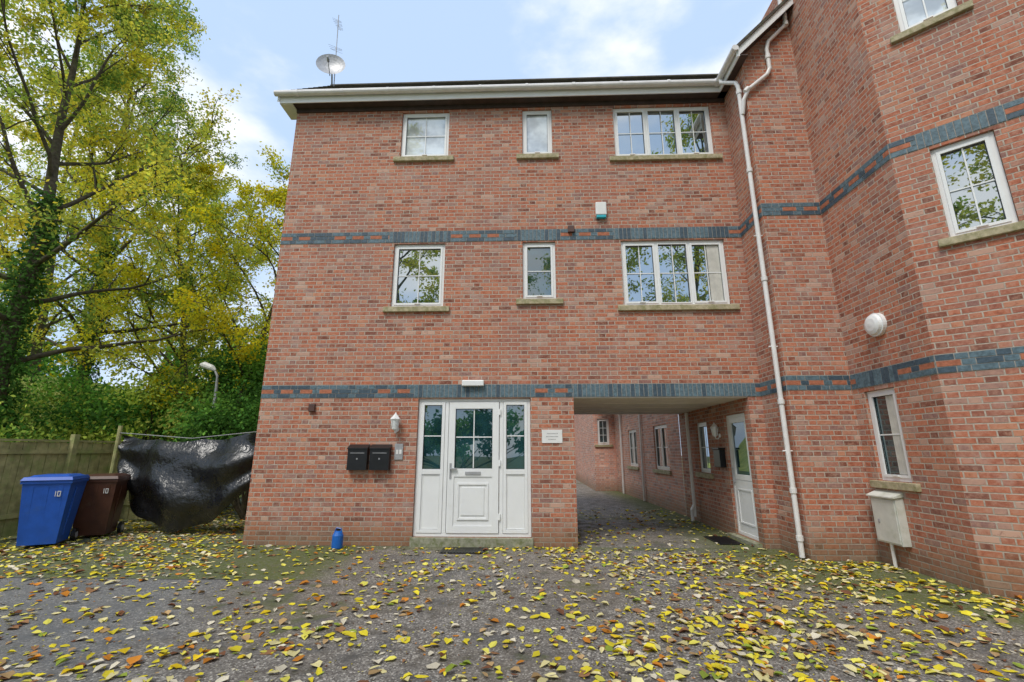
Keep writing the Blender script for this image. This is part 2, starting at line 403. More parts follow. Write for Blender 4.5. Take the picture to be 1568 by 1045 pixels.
def lantern(F,u,z,sc=1.):
    q=MB([m_plaque,m_blind]); f=lambda du,w,dz:Vector(F(u+du*sc,w*sc,z+dz*sc))
    q.tube([f(0,.002,-.1),f(0,.02,-.1)],[.045*sc]*2,m_plaque,10)
    q.tube([f(0,.015,-.12),f(0,.05,-.17),f(0,.1,-.16),f(0,.11,-.12)],.010*sc,m_plaque,6)
    q.tube([f(0,.11,-.12),f(0,.11,-.10),f(0,.11,.06)],[.03*sc,.045*sc,.075*sc],m_blind,6)
    q.tube([f(0,.11,.06),f(0,.11,.075),f(0,.11,.13),f(0,.11,.15),f(0,.11,.18)],[.09*sc,.085*sc,.035*sc,.02*sc,.006*sc],m_plaque,6)
    for k in range(6):
        an=2*math.pi*k/6
        q.tube([f(.045*math.cos(an),.11+.045*math.sin(an),-.1),f(.078*math.cos(an),.11+.078*math.sin(an),.06)],.005,m_plaque,4)
    q.obj('wall_lantern',B)
lantern(FA,-2.25,1.96); lantern(FP,BACK-9.2,1.88,.9)
q=MB([m_white]); p=lambda w:FC(.735,w,3.22)
q.tube([p(.001),p(.05),p(.052),p(.09),p(.11),p(.118)],[.165,.165,.15,.135,.09,.02],m_white,28); q.obj('round_wall_light',B)
q=MB([m_meter,m_grey]); q.fbox(FC,.15,.6,.001,.11,.3,.9,m_meter); q.fbox(FC,.17,.58,.111,.122,.32,.86,m_meter)
P=[FC(.13,.15,.885),FC(.62,.15,.885),FC(.62,.0,.91),FC(.13,.0,.91),FC(.13,.15,.905),FC(.62,.15,.905),FC(.62,.0,.97),FC(.13,.0,.97)]
q.boxpts(P,m_meter); q.fbox(FC,.25,.28,.123,.13,.55,.6,m_grey); q.obj('meter_cupboard',B,bevel=.01)
q=MB([m_pipe]); q.tube([FC(.33,.06,.3),FC(.33,.06,-.02)],.022,m_pipe,8); q.obj('meter_pipe',B)

# roof, fascia, gutters
R=MB([m_tile,m_white,m_soffit,m_pipe])
RID=ym; Y0=7.6; ZE=8.50; RT=10.62
def slab(R,a,b,c,d,t=.05):
    P=[Vector(x) for x in (a,b,c,d)]; n=(P[1]-P[0]).cross(P[3]-P[0]).normalized()
    R.boxpts([tuple(p-n*t) for p in P]+[tuple(p) for p in P],m_tile)
nc=10; sl=(RT-ZE)/(RID-Y0)
for i in range(nc):
    y0=Y0+(RID-Y0)*i/nc; y1=Y0+(RID-Y0)*(i+1)/nc+.03
    z0=ZE+.02+(y0-Y0)*sl; z1=ZE+(y1-Y0)*sl
    slab(R,(-4.98,y0,z0+.01),(4.9,y0,z0+.01),(4.9,y1,z1),(-4.98,y1,z1),.03)
slab(R,(4.9,BACK+.35,RT-(BACK+.35-RID)),(-4.98,BACK+.35,RT-(BACK+.35-RID)),(-4.98,RID,RT),(4.9,RID,RT),.05)
R.tube([(-4.98,RID,RT-.05),(4.9,RID,RT-.05)],.08,m_tile,10)
R.fbox(FA,-4.95,3.8,.20,.22,8.31,8.5,m_white)
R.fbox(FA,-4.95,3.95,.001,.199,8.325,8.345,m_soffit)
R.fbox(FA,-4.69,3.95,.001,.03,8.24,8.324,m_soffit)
R.fbox(FA,-4.95,-4.70,-.25,.199,8.30,8.324,m_white)
R.boxpts([(-4.99,7.66,8.32),(-4.952,7.66,8.32),(-4.952,RID,8.3+RID-7.66),(-4.99,RID,8.3+RID-7.66),(-4.99,7.66,8.5),(-4.952,7.66,8.5),(-4.952,RID,8.48+RID-7.66),(-4.99,RID,8.48+RID-7.66)],m_white)
R.tube([(-5.03,7.615,8.485),(3.78,7.615,8.47)],.058,m_pipe,12)
for i in range(10):
    x=-4.6+i*.92; R.tube([(x,7.615,8.478),(x+.05,7.615,8.478)],.064,m_pipe,12)
R.boxpts([(3.785,7.68,8.31),(3.785,6.85,8.31),(3.805,6.85,8.31),(3.805,7.68,8.31),(3.785,7.68,8.49),(3.785,6.85,8.49),(3.805,6.85,8.49),(3.805,7.68,8.49)],m_white)
R.tube([(3.73,7.66,8.46),(3.73,6.82,8.47)],.058,m_pipe,12)
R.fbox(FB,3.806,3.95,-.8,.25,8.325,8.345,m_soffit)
slab(R,(3.72,12,8.50),(3.72,6.84,8.50),(4.91,6.84,9.69),(4.91,12,9.69),.05)
def rake(x0,x1,y0,y1,zl,zh,mat):
    R.boxpts([(x0,y0,zl),(x1,y0,zl+x1-x0),(x1,y1,zl+x1-x0),(x0,y1,zl),(x0,y0,zh),(x1,y0,zh+x1-x0),(x1,y1,zh+x1-x0),(x0,y1,zh)],mat)
rake(3.76,4.905,6.87,6.89,8.31,8.47,m_white)
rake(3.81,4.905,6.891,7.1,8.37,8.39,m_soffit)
R.fbox(FC,-.3,1.6,-3,.25,11.6,11.7,m_white)
R.fbox(FD,-.1,2.3,-1.5,.25,11.61,11.71,m_white)
R.obj('roof_and_gutters',B)

DP=MB([m_pipe])
DP.tube([(3.73,7.5,8.43),(3.73,7.47,8.32),(3.86,7.22,8.08),(3.875,7.18,7.95),(3.875,7.18,.03)],.036,m_pipe,12)
for z in (7.8,6.2,4.2,2.2,.9,.25): DP.tube([(3.875,7.18,z),(3.875,7.18,z+.07)],.048,m_pipe,12)
for z in (5.0,3.1,1.5): DP.tube([(3.94,7.18,z),(3.8,7.18,z)],.012,m_pipe,6)
DP.tube([(4.72,6.92,9.95),(4.72,6.95,9.5),(4.80,7.0,9.35),(4.80,7.03,9.15),(4.44,7.03,8.78),(4.40,7.04,8.62),(4.40,7.04,8.2),(4.34,7.04,8.08),(3.98,7.04,7.78),(3.90,7.1,7.6),(3.88,7.16,7.35)],.036,m_pipe,12)
for p,q_ in (((4.80,7.02,9.2),(4.80,7.02,9.12)),((4.40,7.04,8.5),(4.40,7.04,8.42)),((3.98,7.04,7.8),(3.92,7.06,7.74))):
    DP.tube([p,q_],.047,m_pipe,12)
DP.tube([(3.63,10.75,2.35),(3.63,10.75,1.0),(3.63,10.75,.1)],.036,m_pipe,10)
DP.tube([(3.63,10.75,.35),(3.56,10.72,.25),(3.56,10.72,.02)],.036,m_pipe,10)
DP.obj('downpipes',B,smooth=False)

# ------------------------------------------------------------------ dish + aerial
DX,DY,DZ=-4.76,9.2,10.66
A=empty('satellite_dish'); q=MB([m_grey,m_black])
n=Vector((.25,-1,.15)).normalized(); a=n.cross(Vector((0,0,1))).normalized(); b=n.cross(a)
c=Vector((DX,DY,DZ)); rr=.34; rings=[]
for i in range(6):
    r=rr*i/5; rings.append([(c+n*(.22*r*r/rr/rr*.4)+(a*math.cos(t*math.pi/12)+b*math.sin(t*math.pi/12))*r) for t in range(24)])
for i in range(5):
    for t in range(24):
        q.quad([rings[i][t],rings[i+1][t],rings[i+1][(t+1)%24],rings[i][(t+1)%24]],m_grey)
q.tube([c+b*.30*1,c+b*.2+n*.35],.010,m_grey,6)
q.tube([c+b*.2+n*.30,c+b*.17+n*.42],.03,m_grey,8)
q.tube([c,c-n*.12,c-n*.12+Vector((0,.1,-.5))],.02,m_grey,6)
q.obj('dish',A,smooth=True)
A=empty('tv_aerial'); q=MB([m_grey])
q.tube([(-4.66,9.25,9.9),(-4.74,9.25,12.3)],.011,m_grey,6)
bd=Vector((.35,-.3,-.85)).normalized()
for (z,ln,el,k) in ((12.0,.55,.11,9),(11.25,.22,.16,4)):
    bp=Vector((-4.72,9.25,z)); 
    q.tube([bp-bd*ln*.6,bp+bd*ln*.6],.006,m_grey,5)
    for i in range(k):
        p=bp+bd*ln*(-.55+i*1.1/(k-1)); e=Vector((.9,.4,.12*(i%3-1))).normalized()*el*(1-.05*i)
        q.tube([p-e,p+e],.0035,m_grey,4)
q.obj('aerial_parts',A)

# ------------------------------------------------------------------ house beyond the passage
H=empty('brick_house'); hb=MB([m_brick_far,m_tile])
W0=Vector((3.715,11.605)); W1=Vector((3.42,18.6)); d=W0-W1; L=d.length
FH=frame(W1.x,W1.y,d.x,d.y)
hw=[(L-2.1,L-.9,1.0,2.2),(L-5.0,L-3.9,1.0,2.2)]
HT=4.0
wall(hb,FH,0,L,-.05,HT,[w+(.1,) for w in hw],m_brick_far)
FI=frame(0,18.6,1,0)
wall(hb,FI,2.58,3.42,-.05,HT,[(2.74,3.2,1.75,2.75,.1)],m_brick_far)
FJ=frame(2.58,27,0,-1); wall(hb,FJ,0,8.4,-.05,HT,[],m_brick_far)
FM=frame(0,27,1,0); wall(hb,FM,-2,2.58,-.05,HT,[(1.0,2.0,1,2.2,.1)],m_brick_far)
hb.quad([(3.5,11.62,HT),(2.4,18.6,HT),(2.4,27,HT),(6,27,HT+2.4),(6,11.62,HT+2.4)],m_tile)
hb.quad([(-2.2,26.7,HT-.1),(2.4,26.7,HT-.1),(2.4,30,HT+2.4),(-2.2,30,HT+2.4)],m_tile)
hb.obj('walls',H,uv=True)
for w in hw: window(H,FH,*w,panes=2,bars=(1,1))
window(H,FI,2.74,3.2,1.75,2.75,panes=1,bars=(1,2),glass=m_glass2)
window(H,FM,1.0,2.0,1,2.2,panes=2)
q=MB([m_pipe])
for u in (L-3.2,L-5.8): q.tube([FH(u,.06,HT-.1),FH(u,.06,.02)],.036,m_pipe,8)
q.obj('downpipes',H)

# ------------------------------------------------------------------ GROUND
def ground_mat():
    m,nt,out=new_mat('asphalt_drive'); obj=COORD(nt)
    s=nt.nodes.new('ShaderNodeSeparateXYZ'); nt.links.new(obj,s.inputs[0]); x,y=s.outputs[0],s.outputs[1]
    n1=NOISE(nt,obj,.5,4,.6); n2=NOISE(nt,obj,4,4,.65); n3=NOISE(nt,obj,90,2,.7)
    vo=nt.nodes.new('ShaderNodeTexVoronoi'); vo.inputs['Scale'].default_value=75; nt.links.new(obj,vo.inputs['Vector'])
    vs=nt.nodes.new('ShaderNodeSeparateColor'); nt.links.new(vo.outputs['Color'],vs.inputs[0])
    c=MIX(nt,MR(nt,vs.outputs[0],.1,.95,smooth=False),(.10,.09,.082),(.30,.275,.24))
    c=MIX(nt,MR(nt,vs.outputs[1],.88,.9),c,(.52,.48,.42))
    c=MIX(nt,MR(nt,n1,.38,.68,0,.6),c,(.18,.145,.105))
    c=MIX(nt,MR(nt,n2,.48,.70,0,.65),c,(.075,.062,.045))
    c=MIX(nt,MR(nt,NOISE(nt,obj,1.6,4,.7),.50,.66,0,.55),c,(.085,.085,.085))
    left=MR(nt,M(nt,'ADD',x,M(nt,'MULTIPLY',n1,2.)),-3.4,-1.0,.5,0)
    c=MIX(nt,left,c,(.17,.18,.19))
    wob=M(nt,'MULTIPLY',M(nt,'SUBTRACT',n2,.5),.8)
    m1=M(nt,'MULTIPLY',MR(nt,M(nt,'ADD',y,M(nt,'MULTIPLY',wob,.2)),5.88,5.93),MR(nt,M(nt,'ADD',x,wob),-2.9,-2.3,1,0))
    m1=M(nt,'MULTIPLY',m1,MR(nt,M(nt,'ADD',n1,M(nt,'MULTIPLY',n2,.5)),.5,.8,.35,1))
    dd=M(nt,'ADD',M(nt,'MULTIPLY',x,.652),M(nt,'MULTIPLY',y,.757))
    m2=M(nt,'MULTIPLY',MR(nt,M(nt,'ADD',dd,wob),6.0,6.6),MR(nt,x,2.4,3.4))
    m3=M(nt,'MULTIPLY',MR(nt,M(nt,'ADD',y,wob),7.5,7.85),MR(nt,y,7.9,8.0,1,0))
    m4=M(nt,'MULTIPLY',MR(nt,M(nt,'ADD',n1,M(nt,'MULTIPLY',wob,.35)),.56,.66),.6)
    mm=M(nt,'MAXIMUM',M(nt,'MAXIMUM',M(nt,'MAXIMUM',m1,m2),M(nt,'MULTIPLY',m3,.7)),m4)
    speck=MR(nt,NOISE(nt,obj,22,4,.7),.30,.56,.2,.95)
    c=MIX(nt,M(nt,'MULTIPLY',mm,speck),c,MIX(nt,n3,(.06,.085,.018),(.15,.17,.04)))
    seam=M(nt,'MULTIPLY',MR(nt,M(nt,'ABSOLUTE',M(nt,'SUBTRACT',M(nt,'ADD',y,M(nt,'MULTIPLY',wob,.06)),5.88)),.0,.035,1,0),MR(nt,x,-2.6,-2.4,1,0))
    c=MIX(nt,M(nt,'MULTIPLY',seam,.8),c,(.03,.03,.025))
    h=M(nt,'ADD',M(nt,'MULTIPLY',vs.outputs[0],.5),n3)
    PRIN(nt,out,c,MR(nt,n2,.3,.7,.5,.85),h,.008,.9,.4)
    return m
g=MB([simple('soil_and_grass',(.10,.12,.04),.95,.4,3,.2,.02,0,(.12,.09,.05),.5)])
g.quad([(-150,-150,-.006),(150,-150,-.006),(150,150,-.006),(-150,150,-.006)],g.mats[0]); g.obj('ground')
g=MB([ground_mat()]); g.quad([(-9.3,-9,0),(12,-9,0),(12,27,0),(-9.3,27,0)],g.mats[0]); g.obj('driveway')
m,nt,out=new_mat('bank_grass'); obj=COORD(nt)
PRIN(nt,out,MIX(nt,MR(nt,NOISE(nt,obj,1.2,5,.7),.3,.7),(.24,.30,.06),(.46,.48,.12)),.95,NOISE(nt,obj,12,4),.08)
g=MB([m]); N=40
def bz(x,y):
    t=min(1,max(0,(-x-9.4)/9)); return -.02+4.2*t*t*(3-2*t)+.15*math.sin(x*1.3+y*.7)*min(1,t*4)
xs=[-9.35-i*.8 for i in range(N)]; ys=[-6+i*1.4 for i in range(N)]
for i in range(N-1):
    for j in range(N-1):
        g.quad([(xs[i],ys[j],bz(xs[i],ys[j])),(xs[i],ys[j+1],bz(xs[i],ys[j+1])),(xs[i+1],ys[j+1],bz(xs[i+1],ys[j+1])),(xs[i+1],ys[j],bz(xs[i+1],ys[j]))],m)
o=g.obj('grass_bank',smooth=True); w=o.modifiers.new('w','WELD')

def leaf_mesh(name,pos,size,yaw,tilt,colr,mat,parent=None):
    n=len(pos)
    T=np.array([[0,0,0],[.30,.28,.10],[.26,.68,.13],[0,1,.02],[-.26,.68,.13],[-.30,.28,.10]])
    T[:,1]-=.5
    V=np.repeat(T[None],n,0)
    V=V+np.concatenate([RNG.normal(size=(n,6,2))*.05,np.zeros((n,6,1))],2)
    V=V*size[:,None,None]
    V[:,:,0]*=RNG.uniform(.6,1.6,n)[:,None]; V[:,:,2]*=RNG.uniform(-.3,2.4,n)[:,None]
    ct,st=np.cos(tilt),np.sin(tilt)
    y=V[:,:,1]*ct[:,None]-V[:,:,2]*st[:,None]; z=V[:,:,1]*st[:,None]+V[:,:,2]*ct[:,None]
    cy,sy=np.cos(yaw),np.sin(yaw)
    X=V[:,:,0]*cy[:,None]-y*sy[:,None]; Y=V[:,:,0]*sy[:,None]+y*cy[:,None]
    z=z-z.min(axis=1)[:,None]
    W=np.stack([X,Y,z],2)+pos[:,None,:]
    idx=np.arange(n)[:,None]*6
    Fq=np.concatenate([idx+np.array([0,1,2,3]),idx+np.array([0,3,4,5])],1).reshape(-1,4)
    return raw_mesh(name,W.reshape(-1,3),Fq,np.repeat(colr,2,0)*RNG.uniform(.85,1.1,(2*n,1)),mat,parent)
def raw_mesh(name,V,Fq,fc,mat,parent=None,make_obj=True):
    me=bpy.data.meshes.new(name); nf=len(Fq)
    me.vertices.add(len(V)); me.vertices.foreach_set('co',V.astype(np.float32).ravel())
    me.loops.add(nf*4); me.loops.foreach_set('vertex_index',Fq.astype(np.int32).ravel())
    me.polygons.add(nf); me.polygons.foreach_set('loop_start',np.arange(nf,dtype=np.int32)*4)
    me.polygons.foreach_set('loop_total',np.full(nf,4,dtype=np.int32))
    a=me.attributes.new('Col','FLOAT_COLOR','FACE')
    a.data.foreach_set('color',np.concatenate([np.clip(fc,0,.9),np.ones((nf,1))],1).astype(np.float32).ravel())
    me.materials.append(mat); me.update(calc_edges=True)
    if make_obj: return link(bpy.data.objects.new(name,me),parent)
    return me
PAL=np.array([(.78,.64,.05),(.80,.72,.13),(.80,.70,.34),(.74,.66,.50),(.50,.33,.16),(.62,.24,.04),(.20,.09,.05),(.34,.18,.09),(.34,.42,.07),(.80,.56,.03)])
def scatter(n,fn,smin,smax,pw):
    P=[]
    while len(P)<n:
        x=RNG.uniform(-9.2,6.5);y=RNG.uniform(1.5,13)
        if RNG.uniform()<fn(x,y): P.append((x,y,.002+RNG.uniform(0,.012)*(RNG.uniform()<.3)))
    P=np.array(P); k=len(P)
    c=PAL[RNG.choice(len(PAL),k,p=pw)]*RNG.uniform(.7,1.1,(k,1))
    return P,smin+(smax-smin)*RNG.beta(1.7,2.2,k),c
def inside(x,y):
    if y>7.86 and (x<.8 or x>3.7): return x>-4.75
    if x>3.9 and y>7.05: return True
    if x>4.88 and y>5.6: return True
    if x>4.88 and (x-4.91)*.652+(y-5.6)*.757>-.03: return True
    return False
def dens(x,y):
    if inside(x,y): return 0
    v=.5+.5*math.sin(x*1.7+1.3*math.sin(y*1.1))*math.cos(y*1.5+.8*math.sin(x*2.1))
    v2=.5+.5*math.sin(x*4.3+2*math.sin(y*2.9))*math.sin(y*4.9+1.7*math.sin(x*3.1))
    d=.10+.45*v*v2
    if x>.3 and y<7.5: d+=.34*max(0,1-abs((x-2.3)/3.0))*(.5+v2)
    dw=-((x-4.91)*.652+(y-5.6)*.757)
    if x>3.8 and 0<dw<.5: d+=.6
    if 3.7<x<4.9 and 6.5<y<7.1: d+=.4
    if y<4.5: d+=.1
    if y>7.9: d*=.6
    if x<-4.5 and y>6: d+=.25
    if 7.6<y<7.86 and x<.8: d+=.15
    return min(1,d)
pw=np.array([.22,.16,.14,.14,.10,.06,.05,.05,.05,.06]);pw/=pw.sum()
P,Sz,C=scatter(11500,dens,.038,.122,pw)
k=len(P); leaf_mesh('fallen_leaves',P,Sz,RNG.uniform(0,6.28,k),RNG.uniform(-.25,.25,k),C,m_fallen)
P,Sz,C=scatter(9500,dens,.010,.035,pw); k=len(P)
leaf_mesh('leaf_fragments',P,Sz,RNG.uniform(0,6.28,k),RNG.uniform(-.3,.3,k),C*.8,m_fallen)

# ------------------------------------------------------------------ TREES
def quads_from(P,size,colr,elong=.5):
    n=len(P)
    a=RNG.normal(size=(n,3)); a/=np.linalg.norm(a,axis=1)[:,None]
    r=RNG.normal(size=(n,3)); b=np.cross(a,r); b/=np.linalg.norm(b,axis=1)[:,None]
    s=size[:,None]
    V=np.stack([P+a*s*.5,P+b*s*.5*elong,P-a*s*.5,P-b*s*.5*elong],1).reshape(-1,3)
    F=np.arange(n*4).reshape(-1,4)
    return V,F
def poly(rng,p,d,L,n,wander,lift):
    pts=[p.copy()]; d=d/np.linalg.norm(d); ds=[]
    for i in range(n):
        d=d+rng.normal(size=3)*wander; d[2]+=lift; d/=np.linalg.norm(d)
        p=p+d*L/n; pts.append(p.copy()); ds.append(d.copy())
    return np.array(pts),ds
def make_tree(seed,H,crown,n1,pal,leaf=.075,per=26,low=.22,lift=.02,r0=.2,ivy=False,n2=9,n3=6):
    pal=np.array(pal)
    rng=np.random.default_rng(seed); mb=MB([m_bark]); LP=[];LC=[]
    tr,_=poly(rng,np.zeros(3),np.array([.02,.02,1]),H,12,.05,.05)
    mb.tube(tr,[r0*(1-.9*i/12) for i in range(13)],m_bark,9)
    def at(pts,t):
        f=t*(len(pts)-1); i=min(int(f),len(pts)-2); return pts[i]+(pts[i+1]-pts[i])*(f-i), pts[i+1]-pts[i]
    for i in range(n1):
        t=low+(.99-low)*(i+.5)/n1; p,td=at(tr,t)
        an=i*2.4+rng.uniform(-.4,.4); el=.25+.9*t+rng.uniform(-.2,.2)
        d=np.array([math.cos(an)*math.cos(el),math.sin(an)*math.cos(el),math.sin(el)])
        L=crown*(1.15-.75*t)*rng.uniform(.75,1.2)
        b1,_=poly(rng,p,d,L,8,.11,lift)
        rr=r0*.34*(1-.75*t)+.010
        mb.tube(b1,[rr*(1-.88*j/8) for j in range(9)],m_bark,6,False)
        for j in range(n2):
            t2=.2+.8*(j+rng.uniform(0,1))/n2; t2=min(t2,1)
            p2,dd=at(b1,t2); dd=dd/np.linalg.norm(dd)
            sd=rng.normal(size=3); sd[2]*=.6; d2=dd*.8+sd/np.linalg.norm(sd)*.9
            L2=L*.36*(1.1-.6*t2)*rng.uniform(.6,1.3)
            b2,_=poly(rng,p2,d2,L2,5,.16,-.02)
            mb.tube(b2,[rr*.32*(1-.8*k/5)+.002 for k in range(6)],m_bark,4,False)
            cb=pal[int(rng.integers(len(pal)))]; dark=rng.uniform(.7,1.2)
            for k in range(n3):
                t3=.15+.85*(k+1)/n3; p3,d3=at(b2,min(1,t3)); d3=d3/np.linalg.norm(d3)
                s3=rng.normal(size=3); s3[2]-=.5
                b3,_=poly(rng,p3,d3*.6+s3*.45,L2*.38+.12,3,.2,-.1)
                mb.tube(b3,[.006,.005,.004,.002],m_bark,3,False)
                m=int(per*rng.uniform(.5,1.5))
                tt=rng.uniform(0,1,m)*3; ii=np.minimum(tt.astype(int),2); fr=(tt-ii)[:,None]
                q=b3[ii]*(1-fr)+b3[ii+1]*fr+rng.normal(size=(m,3))*.10
                LP.append(q); c=cb*dark*rng.uniform(.7,1.3,(m,1))
                alt=pal[rng.integers(len(pal),size=m)]; c=np.where(rng.uniform(size=(m,1))<.25,alt,c); LC.append(c)
    if ivy:
        m=8000; t=rng.uniform(0,.5,m)*12; ii=t.astype(int); q=tr[ii]*(1-(t-ii)[:,None])+tr[ii+1]*(t-ii)[:,None]
        an=rng.uniform(0,6.28,m); rad=rng.uniform(.12,.42,m)*(1.1-t/14)
        q=q+np.stack([np.cos(an)*rad,np.sin(an)*rad,rng.normal(size=m)*.1],1)
        LP.append(q); LC.append(np.array([[.08,.17,.04]])*rng.uniform(.5,1.8,(m,1)))
    P=np.concatenate(LP);C=np.concatenate(LC); s=rng.uniform(.6,1.3,len(P))*leaf
    V,F=quads_from(P,s,C,.6)
    me=raw_mesh('foliage',V,F,C,m_leaf,make_obj=False)
    bm=bpy.data.meshes.new('branches'); bm.from_pydata(mb.v,[],mb.f); bm.materials.append(m_bark)
    bm.polygons.foreach_set('use_smooth',[True]*len(mb.f)); bm.update()
    return bm,me
def place(name,tm,loc,sc=1,rot=0):
    e=empty(name,loc); e.rotation_euler[2]=rot; e.scale=(sc,)*3
    for n,d in (('branches',tm[0]),('foliage',tm[1])): link(bpy.data.objects.new(n,d),e)
palY=[(.70,.66,.05),(.85,.72,.04),(.56,.60,.07),(.88,.70,.03),(.42,.50,.07),(.85,.74,.05)]
palG=[(.34,.46,.08),(.50,.58,.10),(.62,.64,.10),(.20,.33,.06),(.76,.68,.08),(.80,.66,.06)]
palM=[(.30,.42,.08),(.56,.58,.08),(.42,.50,.09),(.68,.62,.07)]
tY=make_tree(3,9.0,4.5,20,palY,.09,32,.2,.02,.13)
tG=make_tree(5,14,5.3,25,palG,.088,36,.2,.01,.2,ivy=True)
tM=make_tree(9,13,4.4,18,palM,.12,22,.15,.02,.18,n2=8,n3=5)
place('autumn_tree',tG,(-11.2,9.3,.2),1.02,.3)
place('autumn_tree',tY,(-8.25,12.2,0),1,1.2)
place('autumn_tree',tG,(-13.8,13.5,1.0),1.05,2.3)
place('autumn_tree',tY,(-11.0,14.6,1.0),1.1,4.)
place('autumn_tree',tY,(-7.3,17.5,0),.85,5.)
place('autumn_tree',tM,(-18,16,2.5),1.0,3.)
pos=[(-20,24,3,1.1),(-25,18,3,1.1)]
for i,(x,y,z,s) in enumerate(pos): place('distant_tree',tM,(x,y,z),s,i*1.3)
for i,(x,y,s) in enumerate(((-7.5,-9,1.45),(-1.5,-10.5,1.5),(4,-12,1.6),(9,-8.5,1.6),(15.5,-7,1.5))):
    place('woodland_tree',tM,(x,y,0),s,i*1.7)

def bush(name,c,r,n,pal,leaf=.1,subs=45):
    pal=np.array(pal)
    rng=np.random.default_rng(int(abs(c[0]*31+c[1]*17))+n)
    c=np.array(c,dtype=float);r=np.array(r,dtype=float); LP=[];LC=[]; mb=MB([m_bark])
    for i in range(subs):
        d=rng.normal(size=3); d[2]=abs(d[2])*.9-.15; d/=np.linalg.norm(d)
        q=c+d*r*rng.uniform(.6,1.05); m=n//subs
        p=q+rng.normal(size=(m,3))*np.array([.24,.24,.2])*min(r.mean(),1.5)*.75
        p[:,2]=np.maximum(p[:,2],.02); LP.append(p)
        LC.append(pal[int(rng.integers(len(pal)))]*rng.uniform(.6,1.3)*rng.uniform(.7,1.3,(m,1)))
        if i%3==0:
            base=np.array([c[0],c[1],0]); mid=(base+q)/2+rng.normal(size=3)*.2
            mb.tube([base,mid,q],[.04,.025,.008],m_bark,5,False)
    P=np.concatenate(LP);C=np.concatenate(LC); V,F=quads_from(P,rng.uniform(.6,1.3,len(P))*leaf,C,.6)
    e=empty(name); raw_mesh('foliage',V,F,C,m_leaf,e); mb.obj('stems',e)
palB=[(.10,.25,.05),(.17,.36,.06),(.26,.47,.08),(.07,.16,.035)]
palL=[(.50,.60,.10),(.62,.66,.14),(.34,.48,.09)]
bush('laurel_shrub',(-5.6,12.4,2.1),(1.9,1.2,2.9),20000,palB,.115,64)
bush('laurel_shrub',(-8.2,12.8,2.0),(1.6,1.2,2.7),17000,palB,.115,58)
bush('laurel_shrub',(-6.4,10.7,1.3),(1.9,.55,1.7),10000,palB,.10,50)
bush('laurel_shrub',(-10.0,11.8,1.7),(1.3,1.3,1.9),11000,palB+palL,.10)
bush('bramble_shrub',(-11.0,8.6,1.2),(1.0,2.2,1.6),12000,palL+palL+palB,.09,60)
bush('bramble_shrub',(-12.2,11.0,1.9),(1.2,1.6,1.6),9000,palL+palB,.09)
bush('hedge_shrub',(-6.5,17.5,2.2),(3,1.6,3.0),12000,palB+palL,.16)
bush('hedge_shrub',(-12.5,15.5,2.2),(2.2,1.5,1.5),9000,palL,.12)
bush('hedge_shrub',(-13.5,20,3),(5,2,3.2),12000,palL+palB,.2,60)
bush('hedge_shrub',(-21,14,4),(4,5,3.0),12000,palL+palB,.2,60)
bush('reflection_hedge',(-4,-10.5,1.6),(7,1.3,2.0),9000,palB,.28,60)  # unseen hedges added behind the camera for the door glass to reflect
bush('reflection_hedge',(8,-10.5,1.6),(6,1.3,2.0),9000,palB,.28,60)

# ------------------------------------------------------------------ fence
m_fence=simple('mossy_fence_wood',(.50,.46,.22),.9,.4,6,.2,.006,0,(.28,.35,.11),.45)
Fe=empty('timber_fence'); q=MB([m_fence])
fp=[Vector((-9.5,3.5)),Vector((-8.95,10.3)),Vector((-7.9,10.45))]
for a_,b_ in zip(fp,fp[1:]):
    dv=b_-a_; LL=dv.length; FF=frame(a_.x,a_.y,dv.x,dv.y); u=0; k=0
    while u<LL-.05:
        h=1.66+random.uniform(-.012,.012); q.fbox(FF,u,min(LL,u+.096),0,.018+.008*(k%2),.05,h,m_fence); u+=.104;k+=1
    q.fbox(FF,0,LL,-.02,.045,1.67,1.71,m_fence)
    for z in (.35,1.45): q.fbox(FF,0,LL,.029,.06,z,z+.075,m_fence)
    u=0
    while u<=LL: q.fbox(FF,u-.05,u+.05,.03,.13,0,1.82,m_fence); u+=1.83
q.obj('boards',Fe)

# ------------------------------------------------------------------ tarpaulin
m,nt,out=new_mat('black_plastic_sheet'); obj=COORD(nt)
n1=NOISE(nt,obj,4.5,4,.55); PRIN(nt,out,(.010,.010,.011),MR(nt,n1,.3,.7,.2,.4),n1,.06,.8,.6)
T=empty('black_tarpaulin'); q=MB([m]); NS,NR=100,60; L0=Vector((-8.22,9.15,1.82)); L1=Vector((-4.86,8.62,1.90))
def tp(s,r):
    p=L0.lerp(L1,s); top=p.z-.14*math.sin(math.pi*s)-.05*abs(math.sin(s*11)); 
    bot=1.50-1.42*max(0,math.sin(math.pi*(s*.94+.03)))**.55+.03*math.sin(s*23)
    z=top+(bot-top)*r
    sag=math.sin(math.pi*s)
    y=p.y-.30*math.sin(math.pi*r*.9)*sag
    y+=.06*math.sin(r*13+2.6*math.cos(math.pi*(s-.45))+1.5*math.sin(s*6))*(.4+.6*abs(s-.5)*2)
    y+=.045*math.sin(s*31+r*4*math.cos(s*3))*(1-r)*(.5+.5*math.sin(s*9))
    y+=.06*math.sin(s*11+r*8*(s-.5)+math.sin(r*5))
    x=p.x+.02*math.sin(r*6+s*14)+ (.5-s)*.20*r
    return (x,y,z)
for i in range(NS):
    for j in range(NR):
        q.quad([tp(i/NS,(j+1)/NR),tp((i+1)/NS,(j+1)/NR),tp((i+1)/NS,j/NR),tp(i/NS,j/NR)],m)
o=q.obj('sheet',T,smooth=True); o.modifiers.new('w','WELD')
q=MB([m_fence,m_grey]); q.tube([(-8.3,9.2,0),(-8.3,9.2,2.0)],.04,m_fence,8)
q.tube([(-8.3,9.18,1.86),(-6.6,8.96,1.74),(-4.6,8.60,1.90)],.008,m_grey,5)
q.obj('posts_and_line',T)

